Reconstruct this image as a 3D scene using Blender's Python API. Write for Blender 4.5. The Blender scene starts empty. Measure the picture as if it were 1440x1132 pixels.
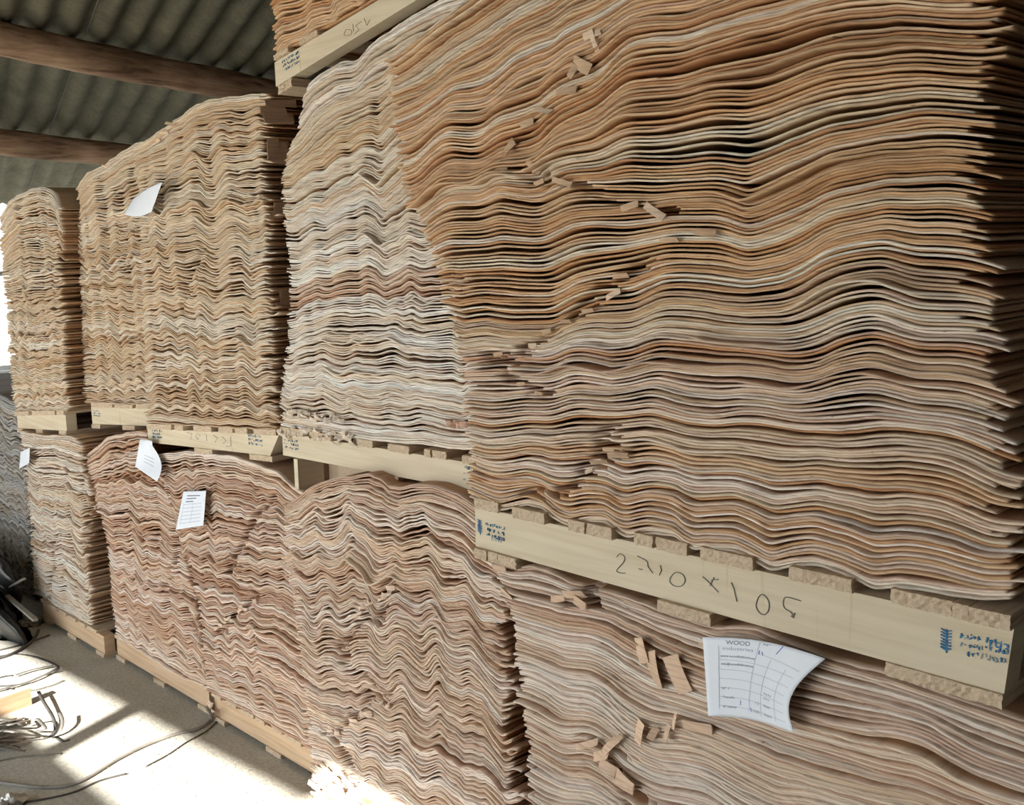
import bpy, bmesh, math, random
import numpy as np
from mathutils import Matrix, Vector
random.seed(7)
rng = np.random.default_rng(7)
scene = bpy.context.scene
col = scene.collection

# ------------------------------------------------------------------ camera frame (solved from the photo's vanishing points)
F = 1500.0
H = 1.9
_a = np.array([-772 - 720, 360 - 566, F]); _a /= np.linalg.norm(_a)
_b = np.array([-772 + 1000 - 720, 360 - 20 - 566, F])
_n = np.cross(_a, _b); _n /= np.linalg.norm(_n)
if _n[1] > 0: _n = -_n
RW = np.array([-_a, np.cross(_n, -_a), _n])          # world = RW @ camera vector (x right, y down, z forward)
CAM = np.array([0, 0, H])
def ray(px, py): return RW @ np.array([px - 720, py - 566, F])
def onY(px, py, D):
    r = ray(px, py); return CAM + r * (D / r[1])
def onZ(px, py, z=0.0):
    r = ray(px, py); return CAM + r * ((z - H) / r[2])
RN = np.array([-0.17965616, 0.04772225, 0.98257124]); RH = 2.437
RC = np.array([-0.94963908, 0.25225357, -0.18588639]); RP = np.array([0.25672802, 0.96648369, 0.0])
def onR(px, py, h=RH):
    r = ray(px, py); return CAM + r * (h / (RN @ r))
def roof_z(x, y): return H + (RH - RN[0] * x - RN[1] * y) / RN[2]

cam = bpy.data.cameras.new('camera'); co = bpy.data.objects.new('camera', cam); col.objects.link(co)
cam.sensor_fit = 'HORIZONTAL'; cam.sensor_width = 36; cam.lens = 36 * F / 1440; cam.clip_start = .02
xr_, yd_, zf_ = RW[:, 0], RW[:, 1], RW[:, 2]
co.matrix_world = Matrix(((xr_[0], -yd_[0], -zf_[0], 0), (xr_[1], -yd_[1], -zf_[1], 0), (xr_[2], -yd_[2], -zf_[2], H), (0, 0, 0, 1)))
scene.camera = co

# ------------------------------------------------------------------ helpers
def tag(o, label=None, cat=None, group=None, kind=None):
    for k, v in (('label', label), ('category', cat), ('group', group), ('kind', kind)):
        if v: o[k] = v
    return o
def link(name, me, mat=None, parent=None):
    o = bpy.data.objects.new(name, me); col.objects.link(o)
    if mat: me.materials.append(mat)
    if parent:
        o.parent = parent
        o.matrix_parent_inverse = Matrix.Translation(-parent.location)
    return o
def mesh(name, verts, faces, mat=None, parent=None, smooth=False):
    me = bpy.data.meshes.new(name); me.from_pydata([tuple(map(float, v)) for v in verts], [], faces); me.update()
    if smooth: me.shade_smooth()
    return link(name, me, mat, parent)
def empty(name, loc):
    o = bpy.data.objects.new(name, None); o.location = loc; col.objects.link(o); return o
class MB:
    def __init__(s): s.v = []; s.f = []
    def add(s, v, f):
        n = len(s.v); s.v += [tuple(map(float, p)) for p in v]; s.f += [tuple(i + n for i in q) for q in f]; return s
    def box(s, a, b):
        x0, y0, z0 = a; x1, y1, z1 = b
        return s.add([(x0,y0,z0),(x1,y0,z0),(x1,y1,z0),(x0,y1,z0),(x0,y0,z1),(x1,y0,z1),(x1,y1,z1),(x0,y1,z1)],
                     [(0,3,2,1),(4,5,6,7),(0,1,5,4),(1,2,6,5),(2,3,7,6),(3,0,4,7)])
    def prism(s, pts, ext):                            # planar outline + extrusion vector
        n = len(pts); P = [np.array(p, float) for p in pts]; e = np.array(ext, float)
        return s.add(P + [p + e for p in P], [tuple(range(n))[::-1], tuple(range(n, 2 * n))] + [(i, (i + 1) % n, n + (i + 1) % n, n + i) for i in range(n)])
    def build(s, name, mat, parent=None, smooth=False):
        o = mesh(name, s.v, s.f, mat, parent, smooth)
        bm = bmesh.new(); bm.from_mesh(o.data); bmesh.ops.recalc_face_normals(bm, faces=bm.faces); bm.to_mesh(o.data); bm.free()
        return o
def tube(pts, r, n=8, flat=1.0):
    pts = [np.array(p, float) for p in pts]; m = MB(); V = []; Fc = []
    for i, p in enumerate(pts):
        t = pts[min(i + 1, len(pts) - 1)] - pts[max(i - 1, 0)]; t /= (np.linalg.norm(t) + 1e-9)
        u = np.cross(t, [0, 0, 1]); 
        if np.linalg.norm(u) < .1: u = np.cross(t, [0, 1, 0])
        u /= np.linalg.norm(u); w = np.cross(u, t)
        rr = r[i] if hasattr(r, '__len__') else r
        for k in range(n):
            a = 2 * math.pi * (k + .5) / n
            V.append(p + u * rr * math.cos(a) + w * rr * flat * math.sin(a))
    for i in range(len(pts) - 1):
        for k in range(n):
            Fc.append((i * n + k, i * n + (k + 1) % n, (i + 1) * n + (k + 1) % n, (i + 1) * n + k))
    Fc += [tuple(range(n))[::-1], tuple((len(pts) - 1) * n + k for k in range(n))]
    return m.add(V, Fc)
def smooth_path(P, sub=6):
    P = [np.array(p, float) for p in P]; out = []
    for i in range(len(P) - 1):
        p0, p1, p2, p3 = P[max(i - 1, 0)], P[i], P[i + 1], P[min(i + 2, len(P) - 1)]
        for k in range(sub):
            t = k / sub
            out.append(.5 * ((2 * p1) + (-p0 + p2) * t + (2 * p0 - 5 * p1 + 4 * p2 - p3) * t * t + (-p0 + 3 * p1 - 3 * p2 + p3) * t ** 3))
    return out + [P[-1]]

class Noise2:                                          # smooth lattice noise, about -1..1
    def __init__(s, seed): s.t = np.random.default_rng(seed).uniform(-1, 1, (256, 256))
    def __call__(s, x, y):
        x, y = np.broadcast_arrays(np.asarray(x, float), np.asarray(y, float))
        xi = np.floor(x).astype(int); yi = np.floor(y).astype(int); fx = x - xi; fy = y - yi
        fx = fx ** 3 * (fx * (fx * 6 - 15) + 10); fy = fy ** 3 * (fy * (fy * 6 - 15) + 10)
        g = lambda a, b: s.t[a & 255, b & 255]
        return (g(xi, yi) * (1 - fx) + g(xi + 1, yi) * fx) * (1 - fy) + (g(xi, yi + 1) * (1 - fx) + g(xi + 1, yi + 1) * fx) * fy

# ------------------------------------------------------------------ materials
def new_mat(name, rough=.8):
    m = bpy.data.materials.new(name); m.use_nodes = True; nt = m.node_tree
    b = nt.nodes['Principled BSDF']; b.inputs['Roughness'].default_value = rough
    return m, nt, b
def nd(nt, kind, **kw):
    n = nt.nodes.new(kind)
    for k, v in kw.items():
        if k in n.inputs: n.inputs[k].default_value = v
        else: setattr(n, k, v)
    return n
def coords(nt, sx, sy, sz, src='Object'):
    if src == 'World': t = nt.nodes.new('ShaderNodeNewGeometry'); o = t.outputs['Position']
    else: t = nt.nodes.new('ShaderNodeTexCoord'); o = t.outputs[src]
    mp = nt.nodes.new('ShaderNodeMapping'); mp.inputs['Scale'].default_value = (sx, sy, sz)
    nt.links.new(o, mp.inputs['Vector']); return mp.outputs['Vector']
def noise(nt, vec, scale=1, detail=3, rough=.55):
    n = nd(nt, 'ShaderNodeTexNoise', Scale=scale, Detail=detail, Roughness=rough); nt.links.new(vec, n.inputs['Vector']); return n.outputs['Fac']
def ramp(nt, fac, stops):
    r = nt.nodes.new('ShaderNodeValToRGB'); e = r.color_ramp.elements
    while len(e) < len(stops): e.new(.5)
    for el, (p, c) in zip(e, stops): el.position = p; el.color = (*c, 1)
    nt.links.new(fac, r.inputs['Fac']); return r.outputs['Color']
def mult(nt, a, b, fac=1.0, mode='MULTIPLY'):
    m = nt.nodes.new('ShaderNodeMix'); m.data_type = 'RGBA'; m.blend_type = mode; m.inputs[0].default_value = fac
    nt.links.new(a, m.inputs[6]); nt.links.new(b, m.inputs[7]); return m.outputs[2]
def bump(nt, b, h, s=.3, d=.01):
    n = nd(nt, 'ShaderNodeBump', Strength=s, Distance=d); nt.links.new(h, n.inputs['Height']); nt.links.new(n.outputs['Normal'], b.inputs['Normal'])

def veneer_mat():
    m, nt, b = new_mat('veneer', .72)
    at = nt.nodes.new('ShaderNodeAttribute'); at.attribute_name = 'tint'
    f = noise(nt, coords(nt, 14, 3, 240, 'World'), 1, 4, .6)
    c = ramp(nt, f, [(.25, (.62, .56, .52)), (.5, (1, 1, 1)), (.8, (1.16, 1.14, 1.1))])
    g = noise(nt, coords(nt, 55, 8, 420, 'World'), 1, 2, .5)
    c2 = ramp(nt, g, [(.22, (.28, .2, .16)), (.30, (1, 1, 1)), (1, (1, 1, 1))])
    o = mult(nt, mult(nt, at.outputs['Color'], c), c2)
    nt.links.new(o, b.inputs['Base Color'])
    bump(nt, b, f, .25, .002)
    return m
M_VEN = veneer_mat()
def wood_mat(name, base, dark, sx=3, sy=3, sz=60, rough=.75, lines=True):
    m, nt, b = new_mat(name, rough)
    f = noise(nt, coords(nt, sx, sy, sz, 'World'), 1, 4, .6)
    c = ramp(nt, f, [(.3, dark), (.55, base), (.85, tuple(min(1, v * 1.12) for v in base))])
    if lines:
        g = noise(nt, coords(nt, 38, 2, 2.5, 'World'), 1, 2, .5)
        c = mult(nt, c, ramp(nt, g, [(.24, (.8, .74, .66)), (.33, (1, 1, 1))]))
    nt.links.new(c, b.inputs['Base Color']); bump(nt, b, f, .2, .002)
    return m
M_BEAM = wood_mat('pale_sawn_beam', (.68, .59, .44), (.60, .50, .35))
M_BEAM_O = wood_mat('floor_pallet_beam', (.64, .46, .30), (.52, .34, .20))
M_BOARD = wood_mat('rough_pallet_board', (.60, .48, .35), (.46, .33, .22), 160, 8, 160, .85, False)
M_ORANGE = wood_mat('orange_board', (.56, .27, .10), (.42, .18, .06), 8, 3, 60, .7, False)
def log_mat():
    m, nt, b = new_mat('peeled_log', .85)
    v = coords(nt, 1, 1, 1, 'World')
    d = nd(nt, 'ShaderNodeTexNoise', Scale=2.2, Detail=4); nt.links.new(v, d.inputs['Vector'])
    f = noise(nt, coords(nt, 22, 3.2, 26, 'World'), 1, 5, .6)
    c = ramp(nt, f, [(.32, (.20, .12, .08)), (.46, (.46, .30, .19)), (.68, (.64, .46, .32))])
    c2 = ramp(nt, d.outputs['Fac'], [(.3, (.55, .5, .48)), (.65, (1.05, 1, 1))])
    nt.links.new(mult(nt, c, c2), b.inputs['Base Color']); bump(nt, b, f, .8, .02)
    return m
M_LOG = log_mat()
def roof_mat():
    m, nt, b = new_mat('fibre_cement_sheet', .95)
    f = noise(nt, coords(nt, 3, 3, 3, 'World'), 1, 6, .65)
    g = noise(nt, coords(nt, 40, 40, 40, 'World'), 1, 3, .6)
    c = ramp(nt, f, [(.3, (.105, .095, .062)), (.6, (.20, .185, .125)), (.8, (.27, .25, .175))])
    c2 = ramp(nt, g, [(.3, (.8, .8, .8)), (.6, (1.1, 1.1, 1.1))])
    nt.links.new(mult(nt, c, c2), b.inputs['Base Color']); return m
M_ROOF = roof_mat()
def floor_mat():
    m, nt, b = new_mat('dusty_concrete', .9)
    f = noise(nt, coords(nt, 1.3, 1.3, 1.3, 'World'), 1, 6, .6)
    g = noise(nt, coords(nt, 70, 70, 70, 'World'), 1, 3, .7)
    c = ramp(nt, f, [(.3, (.38, .375, .335)), (.55, (.50, .49, .44)), (.75, (.60, .57, .50))])
    c2 = ramp(nt, g, [(.28, (.72, .72, .72)), (.55, (1, 1, 1)), (.72, (1.25, 1.2, 1.1))])
    h = nd(nt, 'ShaderNodeTexVoronoi', Scale=60); nt.links.new(coords(nt, 1, 2.2, 1, 'World'), h.inputs['Vector'])
    c3 = ramp(nt, h.outputs['Distance'], [(.06, (1.5, 1.4, 1.2)), (.14, (1, 1, 1))])
    nt.links.new(mult(nt, mult(nt, c, c2), c3), b.inputs['Base Color']); bump(nt, b, g, .4, .004); return m
M_FLOOR = floor_mat()
def plain(name, c, rough=.7, metal=0, var=.15):
    m, nt, b = new_mat(name, rough); b.inputs['Metallic'].default_value = metal
    f = noise(nt, coords(nt, 12, 12, 12, 'World'), 1, 3, .6)
    o = ramp(nt, f, [(.3, tuple(v * (1 - var) for v in c)), (.7, tuple(min(1, v * (1 + var)) for v in c))])
    nt.links.new(o, b.inputs['Base Color']); return m
M_PAPER = plain('white_paper', (.80, .85, .95), .6, 0, .02)
M_INK = plain('print_ink', (.12, .14, .20), .6)
M_INKL = plain('faint_print_ink', (.42, .47, .58), .6)
M_PEN = plain('blue_pen', (.08, .12, .55), .6)
M_PENCIL = plain('pencil_line', (.20, .19, .17), .8)
M_STAMP = plain('blue_stamp_ink', (.035, .15, .30), .8, 0, .5)
M_STAMPL = plain('faded_stamp_ink', (.22, .33, .40), .8, 0, .4)
M_STEEL = plain('worn_steel_strap', (.42, .41, .38), .45, .8, .25)
M_DARKS = plain('dark_strap', (.09, .085, .08), .5, .3, .3)
M_RUBBER = plain('grey_hose', (.24, .225, .20), .7)
M_TARP = plain('black_plastic', (.012, .013, .014), .3, 0, .3)
M_TEAL = plain('teal_plastic_strap', (.06, .20, .24), .5)
M_BLOCKW = plain('whitewashed_wall', (.62, .62, .60), .9)
M_CONC = plain('grey_render', (.30, .29, .27), .9)
M_GROUND = plain('yard_ground', (.34, .31, .26), .95)
M_DUST = plain('sawdust', (.55, .45, .33), .9)

# ------------------------------------------------------------------ veneer stacks
TONES = {
 'orange': [(.62,.38,.20),(.56,.32,.16),(.66,.44,.26),(.70,.50,.33),(.52,.28,.14),(.62,.42,.26),(.72,.57,.42)],
 'cream':  [(.70,.59,.46),(.66,.54,.40),(.74,.65,.53),(.58,.42,.28),(.70,.60,.49),(.62,.49,.35),(.50,.33,.21)],
 'white':  [(.78,.72,.64),(.75,.67,.59),(.80,.75,.68),(.68,.57,.47),(.76,.69,.60)],
 'pink':   [(.71,.57,.46),(.67,.52,.41),(.76,.64,.54),(.56,.39,.29),(.73,.61,.51),(.64,.50,.41)],
 'pale':   [(.72,.63,.53),(.68,.57,.47),(.76,.68,.58),(.56,.43,.33),(.70,.60,.50)],
 'rose':   [(.68,.53,.43),(.56,.38,.28),(.73,.60,.50),(.48,.30,.21),(.70,.56,.46),(.63,.47,.37)],
 'grey':   [(.40,.38,.35),(.34,.32,.30),(.46,.44,.41),(.24,.22,.20)],  # shade on the far-left stack put into its sheet colours
}
CHIPS = []
def img2w(pts, D):
    out = []
    for p in pts:
        if len(p) == 3: out.append((p[0], p[1]))       # already world (x, z, 'w')
        else: w = onY(p[0], p[1], D); out.append((w[0], w[2]))
    return np.array(out)

def stack_field(sp):
    """heights of every sheet on a common x grid"""
    D = sp['y']; nz = Noise2(sp['seed']); nz2 = Noise2(sp['seed'] + 50); nz3 = Noise2(sp['seed'] + 90)
    G = [img2w(g, D) for g in sp['guides']]
    L = img2w(sp['left'], D); L = L[np.argsort(L[:, 1])]; R = img2w(sp['right'], D); R = R[np.argsort(R[:, 1])]
    x0 = min(L[:, 0].min(), R[:, 0].min()) - .04; x1 = R[:, 0].max() + .06
    nx = int((x1 - x0) / sp.get('dx', .006)) + 1
    X = np.linspace(x0, x1, nx)
    gz = []
    for g in G:
        g = g[np.argsort(g[:, 0])]
        z = np.interp(X, g[:, 0], g[:, 1])
        k = max(1, int(.012 / (X[1] - X[0]))); ker = np.hanning(2 * k + 3); ker /= ker.sum()
        z = np.convolve(np.pad(z, k + 1, mode='edge'), ker, mode='valid')
        gz.append(z)
    gz = np.array(gz); gz = np.maximum.accumulate(gz + np.arange(len(gz))[:, None] * 1e-4, axis=0)
    gu = gz.mean(axis=1); H_ = gu[-1] - gu[0]; gu = (gu - gu[0]) / H_
    N = int(H_ / sp['pitch'])
    du = np.ones(N); i = 0
    rg = np.random.default_rng(sp['seed'])
    while i < N:                                       # bundles with a gap now and then
        k = rg.integers(3, 16); du[i:i + k] *= rg.uniform(.88, 1.12); i += k
    loose = rg.random(N) < sp.get('loose', .34)
    du = np.where(loose, du * rg.uniform(1.2, sp.get('gap', 1.8), N), du * .78)
    u = np.cumsum(du); u = (u - u[0]) / (u[-1] - u[0])
    Z = np.zeros((N, nx))
    for j in range(nx): Z[:, j] = np.interp(u, gu, gz[:, j])
    zz = (u * H_)[:, None]; XX = X[None, :]
    lam = sp['lam']; A = sp['amp']
    pack = np.zeros(N); i = 0
    while i < N:
        k = rg.integers(8, 30); pack[i:i + k] = rg.uniform(-1, 1); i += k
    pk = pack[:, None]
    xw = XX + lam * sp.get('warp', .55) * nz(XX * 2.6, zz * sp.get('zf', 1.4)) + lam * .05 * pk
    ph = xw / lam + .25 * nz2(zz * 2.2, 3) + sp.get('shear', 0) * zz
    s1 = np.sin(2 * math.pi * ph)
    saw = s1 + sp.get('harm', .28) * np.sin(4 * math.pi * ph + sp.get('hph', .6))
    amp = A * (.55 + .55 * (nz3(XX * 3, zz * 6) + 1) / 1.2)
    W = amp * saw + .45 * A * nz2(XX * 9, zz * 9) + 2.2 * A * nz3(XX * 1.7, zz * 2.1) * sp.get('big', .5)
    env = np.clip(u / .06, 0, 1)[:, None] * .85 + .15
    Z += (W - W.mean(axis=1, keepdims=True)) * env
    d = np.diff(Z, axis=0); p = H_ / N
    gn = sp.get('gn', .4)
    d *= np.exp(gn * nz(XX * 8 + 40, np.arange(N - 1)[:, None] * .8) + sp.get('gh', .12) * nz2(XX * 26, np.arange(N - 1)[:, None] * .9))
    d = np.clip(d, .60 * p, 2.8 * p)
    tot = np.interp(X, X, gz[-1] - gz[0]); d *= (tot / d.sum(axis=0))[None, :]
    Z0 = Z[0].copy(); Z = np.vstack([Z0, Z0 + np.cumsum(d, axis=0)])
    d = np.vstack([d, d[-1:]])
    sl = np.gradient(Z, X, axis=1)
    th = np.minimum(sp.get('t', .66) * p * (1 + .7 * sl ** 2), .93 * d)
    return dict(X=X, Z=Z, TH=th, N=N, L=L, R=R, D=D, nz=nz, nz2=nz2, nz3=nz3, rg=rg, u=u)

def sheet_geo(fd, sp, i):
    X, rg = fd['X'], fd['rg']; zc = fd['Z'][i].mean()
    xl = np.interp(fd['Z'][i].mean(), fd['L'][:, 1], fd['L'][:, 0]) + rg.normal(0, sp.get('jl', .006))
    xr = np.interp(fd['Z'][i].mean(), fd['R'][:, 1], fd['R'][:, 0]) + rg.normal(0, sp.get('jr', .012)) - abs(rg.normal(0, sp.get('jr', .012)))
    xs = np.linspace(xl, xr, max(8, int((xr - xl) / sp.get('dx', .006))))
    z = np.interp(xs, X, fd['Z'][i]); th = np.interp(xs, X, fd['TH'][i])
    yf = fd['D'] + rg.normal(0, sp.get('jy', .0025)) + .006 * fd['nz'](xs * 5, i * .12 + 7) + .0022 * fd['nz2'](xs * 45, i * .9)
    if rg.random() < sp.get('out', .07):               # a sheet that sticks out over part of its width
        c = rg.uniform(xl, xr); w = rg.uniform(.08, .35); yf = yf - rg.uniform(.006, sp.get('om', .02)) * np.exp(-((xs - c) / w) ** 4)
    if rg.random() < sp.get('inn', .12):
        c = rg.uniform(xl, xr); w = rg.uniform(.05, .3); yf = yf + rg.uniform(.006, .02) * np.exp(-((xs - c) / w) ** 4)
    for line in fd.get('cracks', []):                  # broken corners: the edge steps back where the crack crosses this sheet
        lz = line[:, 1]
        zi = float(np.interp(line[:, 0].mean(), xs, z))
        if lz.min() - .01 < zi < lz.max() + .01:
            o = np.argsort(lz); xc = np.interp(zi, lz[o], line[o, 0]) + rg.normal(0, .008)
            yf = yf + rg.uniform(.006, .05) * np.exp(-((xs - xc) / rg.uniform(.012, .03)) ** 4)
    yb = fd['D'] + sp.get('depth', 2.3)
    n = len(xs)
    ends = np.linspace(0, 1, n); ysk = rg.normal(0, .012)
    ym = yf + .018
    V = np.empty((n, 6, 3))
    zt, zb = z + th * .5, z - th * .5
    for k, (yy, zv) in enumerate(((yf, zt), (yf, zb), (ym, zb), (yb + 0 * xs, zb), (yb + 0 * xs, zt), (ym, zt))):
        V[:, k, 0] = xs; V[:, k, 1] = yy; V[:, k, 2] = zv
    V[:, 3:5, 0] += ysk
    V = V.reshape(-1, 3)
    a = np.arange(n - 1)[:, None] * 6; k = np.arange(6)[None, :]; k2 = (k + 1) % 6
    Fq = np.stack([a + k, a + 6 + k, a + 6 + k2, a + k2], axis=-1).reshape(-1, 4)
    e = (n - 1) * 6
    caps = np.array([[0, 1, 2, 5], [5, 2, 3, 4], [e + 0, e + 5, e + 2, e + 1], [e + 5, e + 4, e + 3, e + 2]])
    Fq = np.vstack([Fq, caps])
    tones = sp['tone'](fd['u'][i]) if callable(sp['tone']) else sp['tone']
    T = np.array(TONES[tones]); 
    s = fd['nz3'](4.3, i * .45) * .5 + .5
    s = np.clip(.55 * s + .45 * rg.random(), 0, .999) * len(T)
    c = T[int(s)] * rg.uniform(.88, 1.1)
    v = fd['nz'](xs * 3.1 + 11, i * .23)
    v2 = fd['nz2'](xs * 11, i * .5)
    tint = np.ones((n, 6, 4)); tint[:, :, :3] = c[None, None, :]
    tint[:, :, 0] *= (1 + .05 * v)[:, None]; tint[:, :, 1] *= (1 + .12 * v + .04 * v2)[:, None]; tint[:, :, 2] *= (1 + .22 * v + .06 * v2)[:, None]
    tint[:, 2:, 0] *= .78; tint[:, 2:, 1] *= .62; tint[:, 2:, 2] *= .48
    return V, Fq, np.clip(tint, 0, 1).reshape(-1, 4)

def fast_mesh(name, V, Fq, tint):
    me = bpy.data.meshes.new(name)
    me.vertices.add(len(V)); me.vertices.foreach_set('co', V.astype(np.float32).ravel())
    me.loops.add(Fq.size); me.loops.foreach_set('vertex_index', Fq.astype(np.int32).ravel())
    me.polygons.add(len(Fq)); me.polygons.foreach_set('loop_start', (np.arange(len(Fq)) * 4).astype(np.int32))
    me.update(calc_edges=True)
    a = me.attributes.new('tint', 'FLOAT_COLOR', 'POINT'); a.data.foreach_set('color', tint.astype(np.float32).ravel())
    me.materials.append(M_VEN); me.validate(); return me

def build_stack(sp, mode):
    fd = stack_field(sp); D = sp['y']
    fd['cracks'] = [img2w(c, D) for c in sp.get('cracks', [])]
    if mode == 'individual':
        lo, hi = sp['z_range']; k = 0
        rest = []
        order = range(fd['N'])
        for i in order:
            V, Fq, t = sheet_geo(fd, sp, i)
            zc = V[:, 2].mean()
            if zc < lo or zc > hi: rest.append((V, Fq, t)); continue
            c = np.array([V[:, 0].mean(), V[:, 1].mean(), zc])
            o = bpy.data.objects.new('veneer_sheet', fast_mesh('veneer_sheet', V - c, Fq, t)); o.location = c; col.objects.link(o)
            tag(o, sp['label'], 'veneer', sp['group']); k += 1
        if rest: join_rest(rest, sp)
        print('individual', sp['group'], k, 'rest', len(rest))
    else:
        join_rest([sheet_geo(fd, sp, i) for i in range(fd['N'])], sp)
    return fd
def join_rest(parts, sp):
    off = 0; VV = []; FF = []; TT = []
    for V, Fq, t in parts:
        VV.append(V); FF.append(Fq + off); TT.append(t); off += len(V)
    V = np.vstack(VV); c = np.array([V[:, 0].mean(), V[:, 1].min(), V[:, 2].min()])
    o = bpy.data.objects.new('veneer_sheets', fast_mesh('veneer_sheets', V - c, np.vstack(FF), np.vstack(TT))); o.location = c; col.objects.link(o)
    tag(o, sp.get('rest_label', sp['label']), 'veneer', None, 'stuff')

# --- upper right stack (nearest)
RS = dict(y=1.4, seed=11, pitch=.0052, lam=.16, amp=.0030, big=.9, harm=.12, warp=.4, zf=3.2, gh=0, gn=.32, gap=1.6, jy=.0035, depth=2.3, tone=lambda u: random.choices(['orange', 'cream', 'pink'], [.75, .2, .05] if u > .55 else ([.45, .45, .10] if u > .35 else [.15, .20, .65]))[0], dx=.0055, jr=.014, out=.14, om=.034,
  guides=[
   [(668,698),(700,716),(709,717),(724,713),(744,709),(764,715),(778,727),(791,735),(804,739),(818,735),(831,733),(853,734),(862,740),(873,751),(884,755),(898,752),(915,750),(951,753),(960,763),(978,772),(991,770),(1036,776),(1062,790),(1084,803),(1111,796),(1147,796),(1191,810),(1227,828),(1262,825),(1333,836),(1382,842),(1440,842)],
   [(663,605),(720,610),(800,600),(862,600),(978,604),(1049,613),(1111,618),(1178,627),(1267,624),(1355,640),(1440,662)],
   [(655,508),(700,500),(760,505),(800,497),(860,508),(924,495),(991,491),(1084,500),(1155,513),(1222,500),(1275,502),(1422,520),(1445,522)],
   [(628,440),(648,450),(682,444),(716,450),(776,448),(816,434),(860,420),(933,400),(1000,398),(1049,400),(1100,392),(1155,375),(1244,369),(1311,369),(1373,382),(1440,392)],
   [(604,310),(650,285),(700,275),(750,280),(800,270),(860,262),(933,267),(1049,271),(1111,240),(1200,227),(1289,207),(1395,207),(1445,212)],
   [(590,262),(635,235),(682,225),(740,200),(800,164),(889,111),(978,89),(1040,71),(1191,31),(1300,18),(1440,12)],
   [(556,80),(615,37),(648,10),(700,-30),(800,-90),(1000,-150),(1200,-190),(1440,-210)]],
  left=[(545,40),(558,130),(572,200),(588,260),(608,320),(622,380),(638,440),(655,510),(660,600),(664,700)],
  right=[(1415,-200),(1412,0),(1395,200),(1378,300),(1388,400),(1402,500),(1420,600),(1432,700),(1436,850)],
  cracks=[[(700,500),(745,470),(800,455),(850,420),(900,400)],[(690,500),(740,545),(770,560)],[(860,610),(840,650),(810,680),(740,700)],[(720,215),(760,240),(870,285),(935,300)]],
  z_range=(0, 9), label='thin wavy veneer sheet in the nearest stack on the upper right pallet', group='veneer sheets of the upper right stack')
fd_RS = build_stack(RS, 'individual')
# --- lower right stack
LR = dict(y=1.4, seed=23, pitch=.0053, t=.72, lam=.30, amp=.0065, big=.5, harm=.15, warp=.4, gh=0, depth=2.3, tone=lambda u: 'pink', dx=.0055, out=.07,
  guides=[
   [(-1.6,.13,'w'),(-.3,.13,'w')],
   [(745,1132),(800,1165),(860,1195),(960,1245),(1100,1300),(1250,1370),(1440,1440)],
   [(722,850),(800,868),(860,880),(930,920),(1000,950),(1100,985),(1200,1000),(1300,1030),(1440,1090)],
   [(687,795),(720,800),(745,797),(770,805),(800,822),(850,835),(900,850),(940,868),(1000,888),(1030,886),(1060,888),(1100,905),(1180,932),(1250,950),(1300,968),(1440,1015)]],
  left=[(690,790),(712,830),(722,870),(728,950),(738,1020),(745,1132),(760,1300),(780,1500)],
  right=[(-.42,1.3,'w'),(-.41,.8,'w'),(-.40,.1,'w')],
  cracks=[[(790,790),(815,815),(805,850),(840,860)],[(820,1040),(870,1060),(885,1100),(900,1132)]],
  z_range=(.72, 9), label='wavy pinkish veneer sheet in the nearest lower stack, around the large white label', rest_label='lowest wavy veneer sheets of the nearest lower stack, near the floor', group='veneer sheets of the lower right stack')
fd_LR = build_stack(LR, 'individual')
# --- the other stacks
S2 = dict(y=1.85, seed=31, pitch=.0056, lam=.15, amp=.0042, harm=.15, big=.5, depth=2.2, tone=lambda u: 'white' if (u < .38 or .45 < u < .66 or u > .93) else ('rose' if u < .45 else 'cream'), jr=.01,
  guides=[
   [(398,598),(430,604),(491,614),(551,621),(591,624),(632,630),(672,632),(720,640)],
   [(400,470),(464,454),(490,453),(548,447),(595,469),(635,460),(700,462)],
   [(407,319),(464,300),(530,285),(595,278),(660,270)],
   [(400,243),(447,218),(491,191),(524,174),(568,148),(640,120)],
   [(393,190),(405,168),(417,147),(432,122),(450,105),(474,89),(484,86),(492,87),(500,84),(515,67),(525,58),(560,35),(620,0)]],
  left=[(432,105),(405,160),(394,200),(398,260),(406,360),(404,460),(394,560),(396,600)], right=[(-1.98,2.9,'w'),(-2.02,1.1,'w')],
  cracks=[],
  label='tall stack of pale whitish veneer sheets in the upper row, left of the nearest stack')
C2 = dict(y=1.8, seed=37, pitch=.0064, lam=.155, amp=.0085, big=.35, harm=.2, hph=2.0, warp=.35, gh=.2, depth=2.3, tone='pink', shear=.9, jr=.02, inn=.2,
  guides=[
   [(-2.9,.12,'w'),(-1.8,.12,'w')],
   [(430,945),(474,955),(520,958),(568,962),(601,980),(648,990),(682,1012),(735,1045)],
   [(400,772),(447,775),(494,772),(531,782),(581,789),(615,802),(665,829),(716,856),(740,870)],
   [(402,712),(430,690),(460,675),(519,667),(535,673),(545,684),(563,687),(580,681),(611,684),(642,694),(670,714),(700,752),(740,800)]],
  left=[(398,700),(402,780),(418,860),(425,900),(433,1000),(440,1090),(444,1140)], right=[(-1.88,1.3,'w'),(-1.865,.7,'w'),(-1.84,.1,'w')],
  cracks=[[(548,815),(530,860),(497,880),(475,885)],[(475,890),(490,930),(520,960),(535,980)],[(550,985),(520,995),(490,1010),(455,1030)],[(470,1030),(490,1070),(500,1100),(520,1132)]],
  label='lower stack of pinkish veneer with diagonal cracks, just left of the nearest lower stack')
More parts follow.
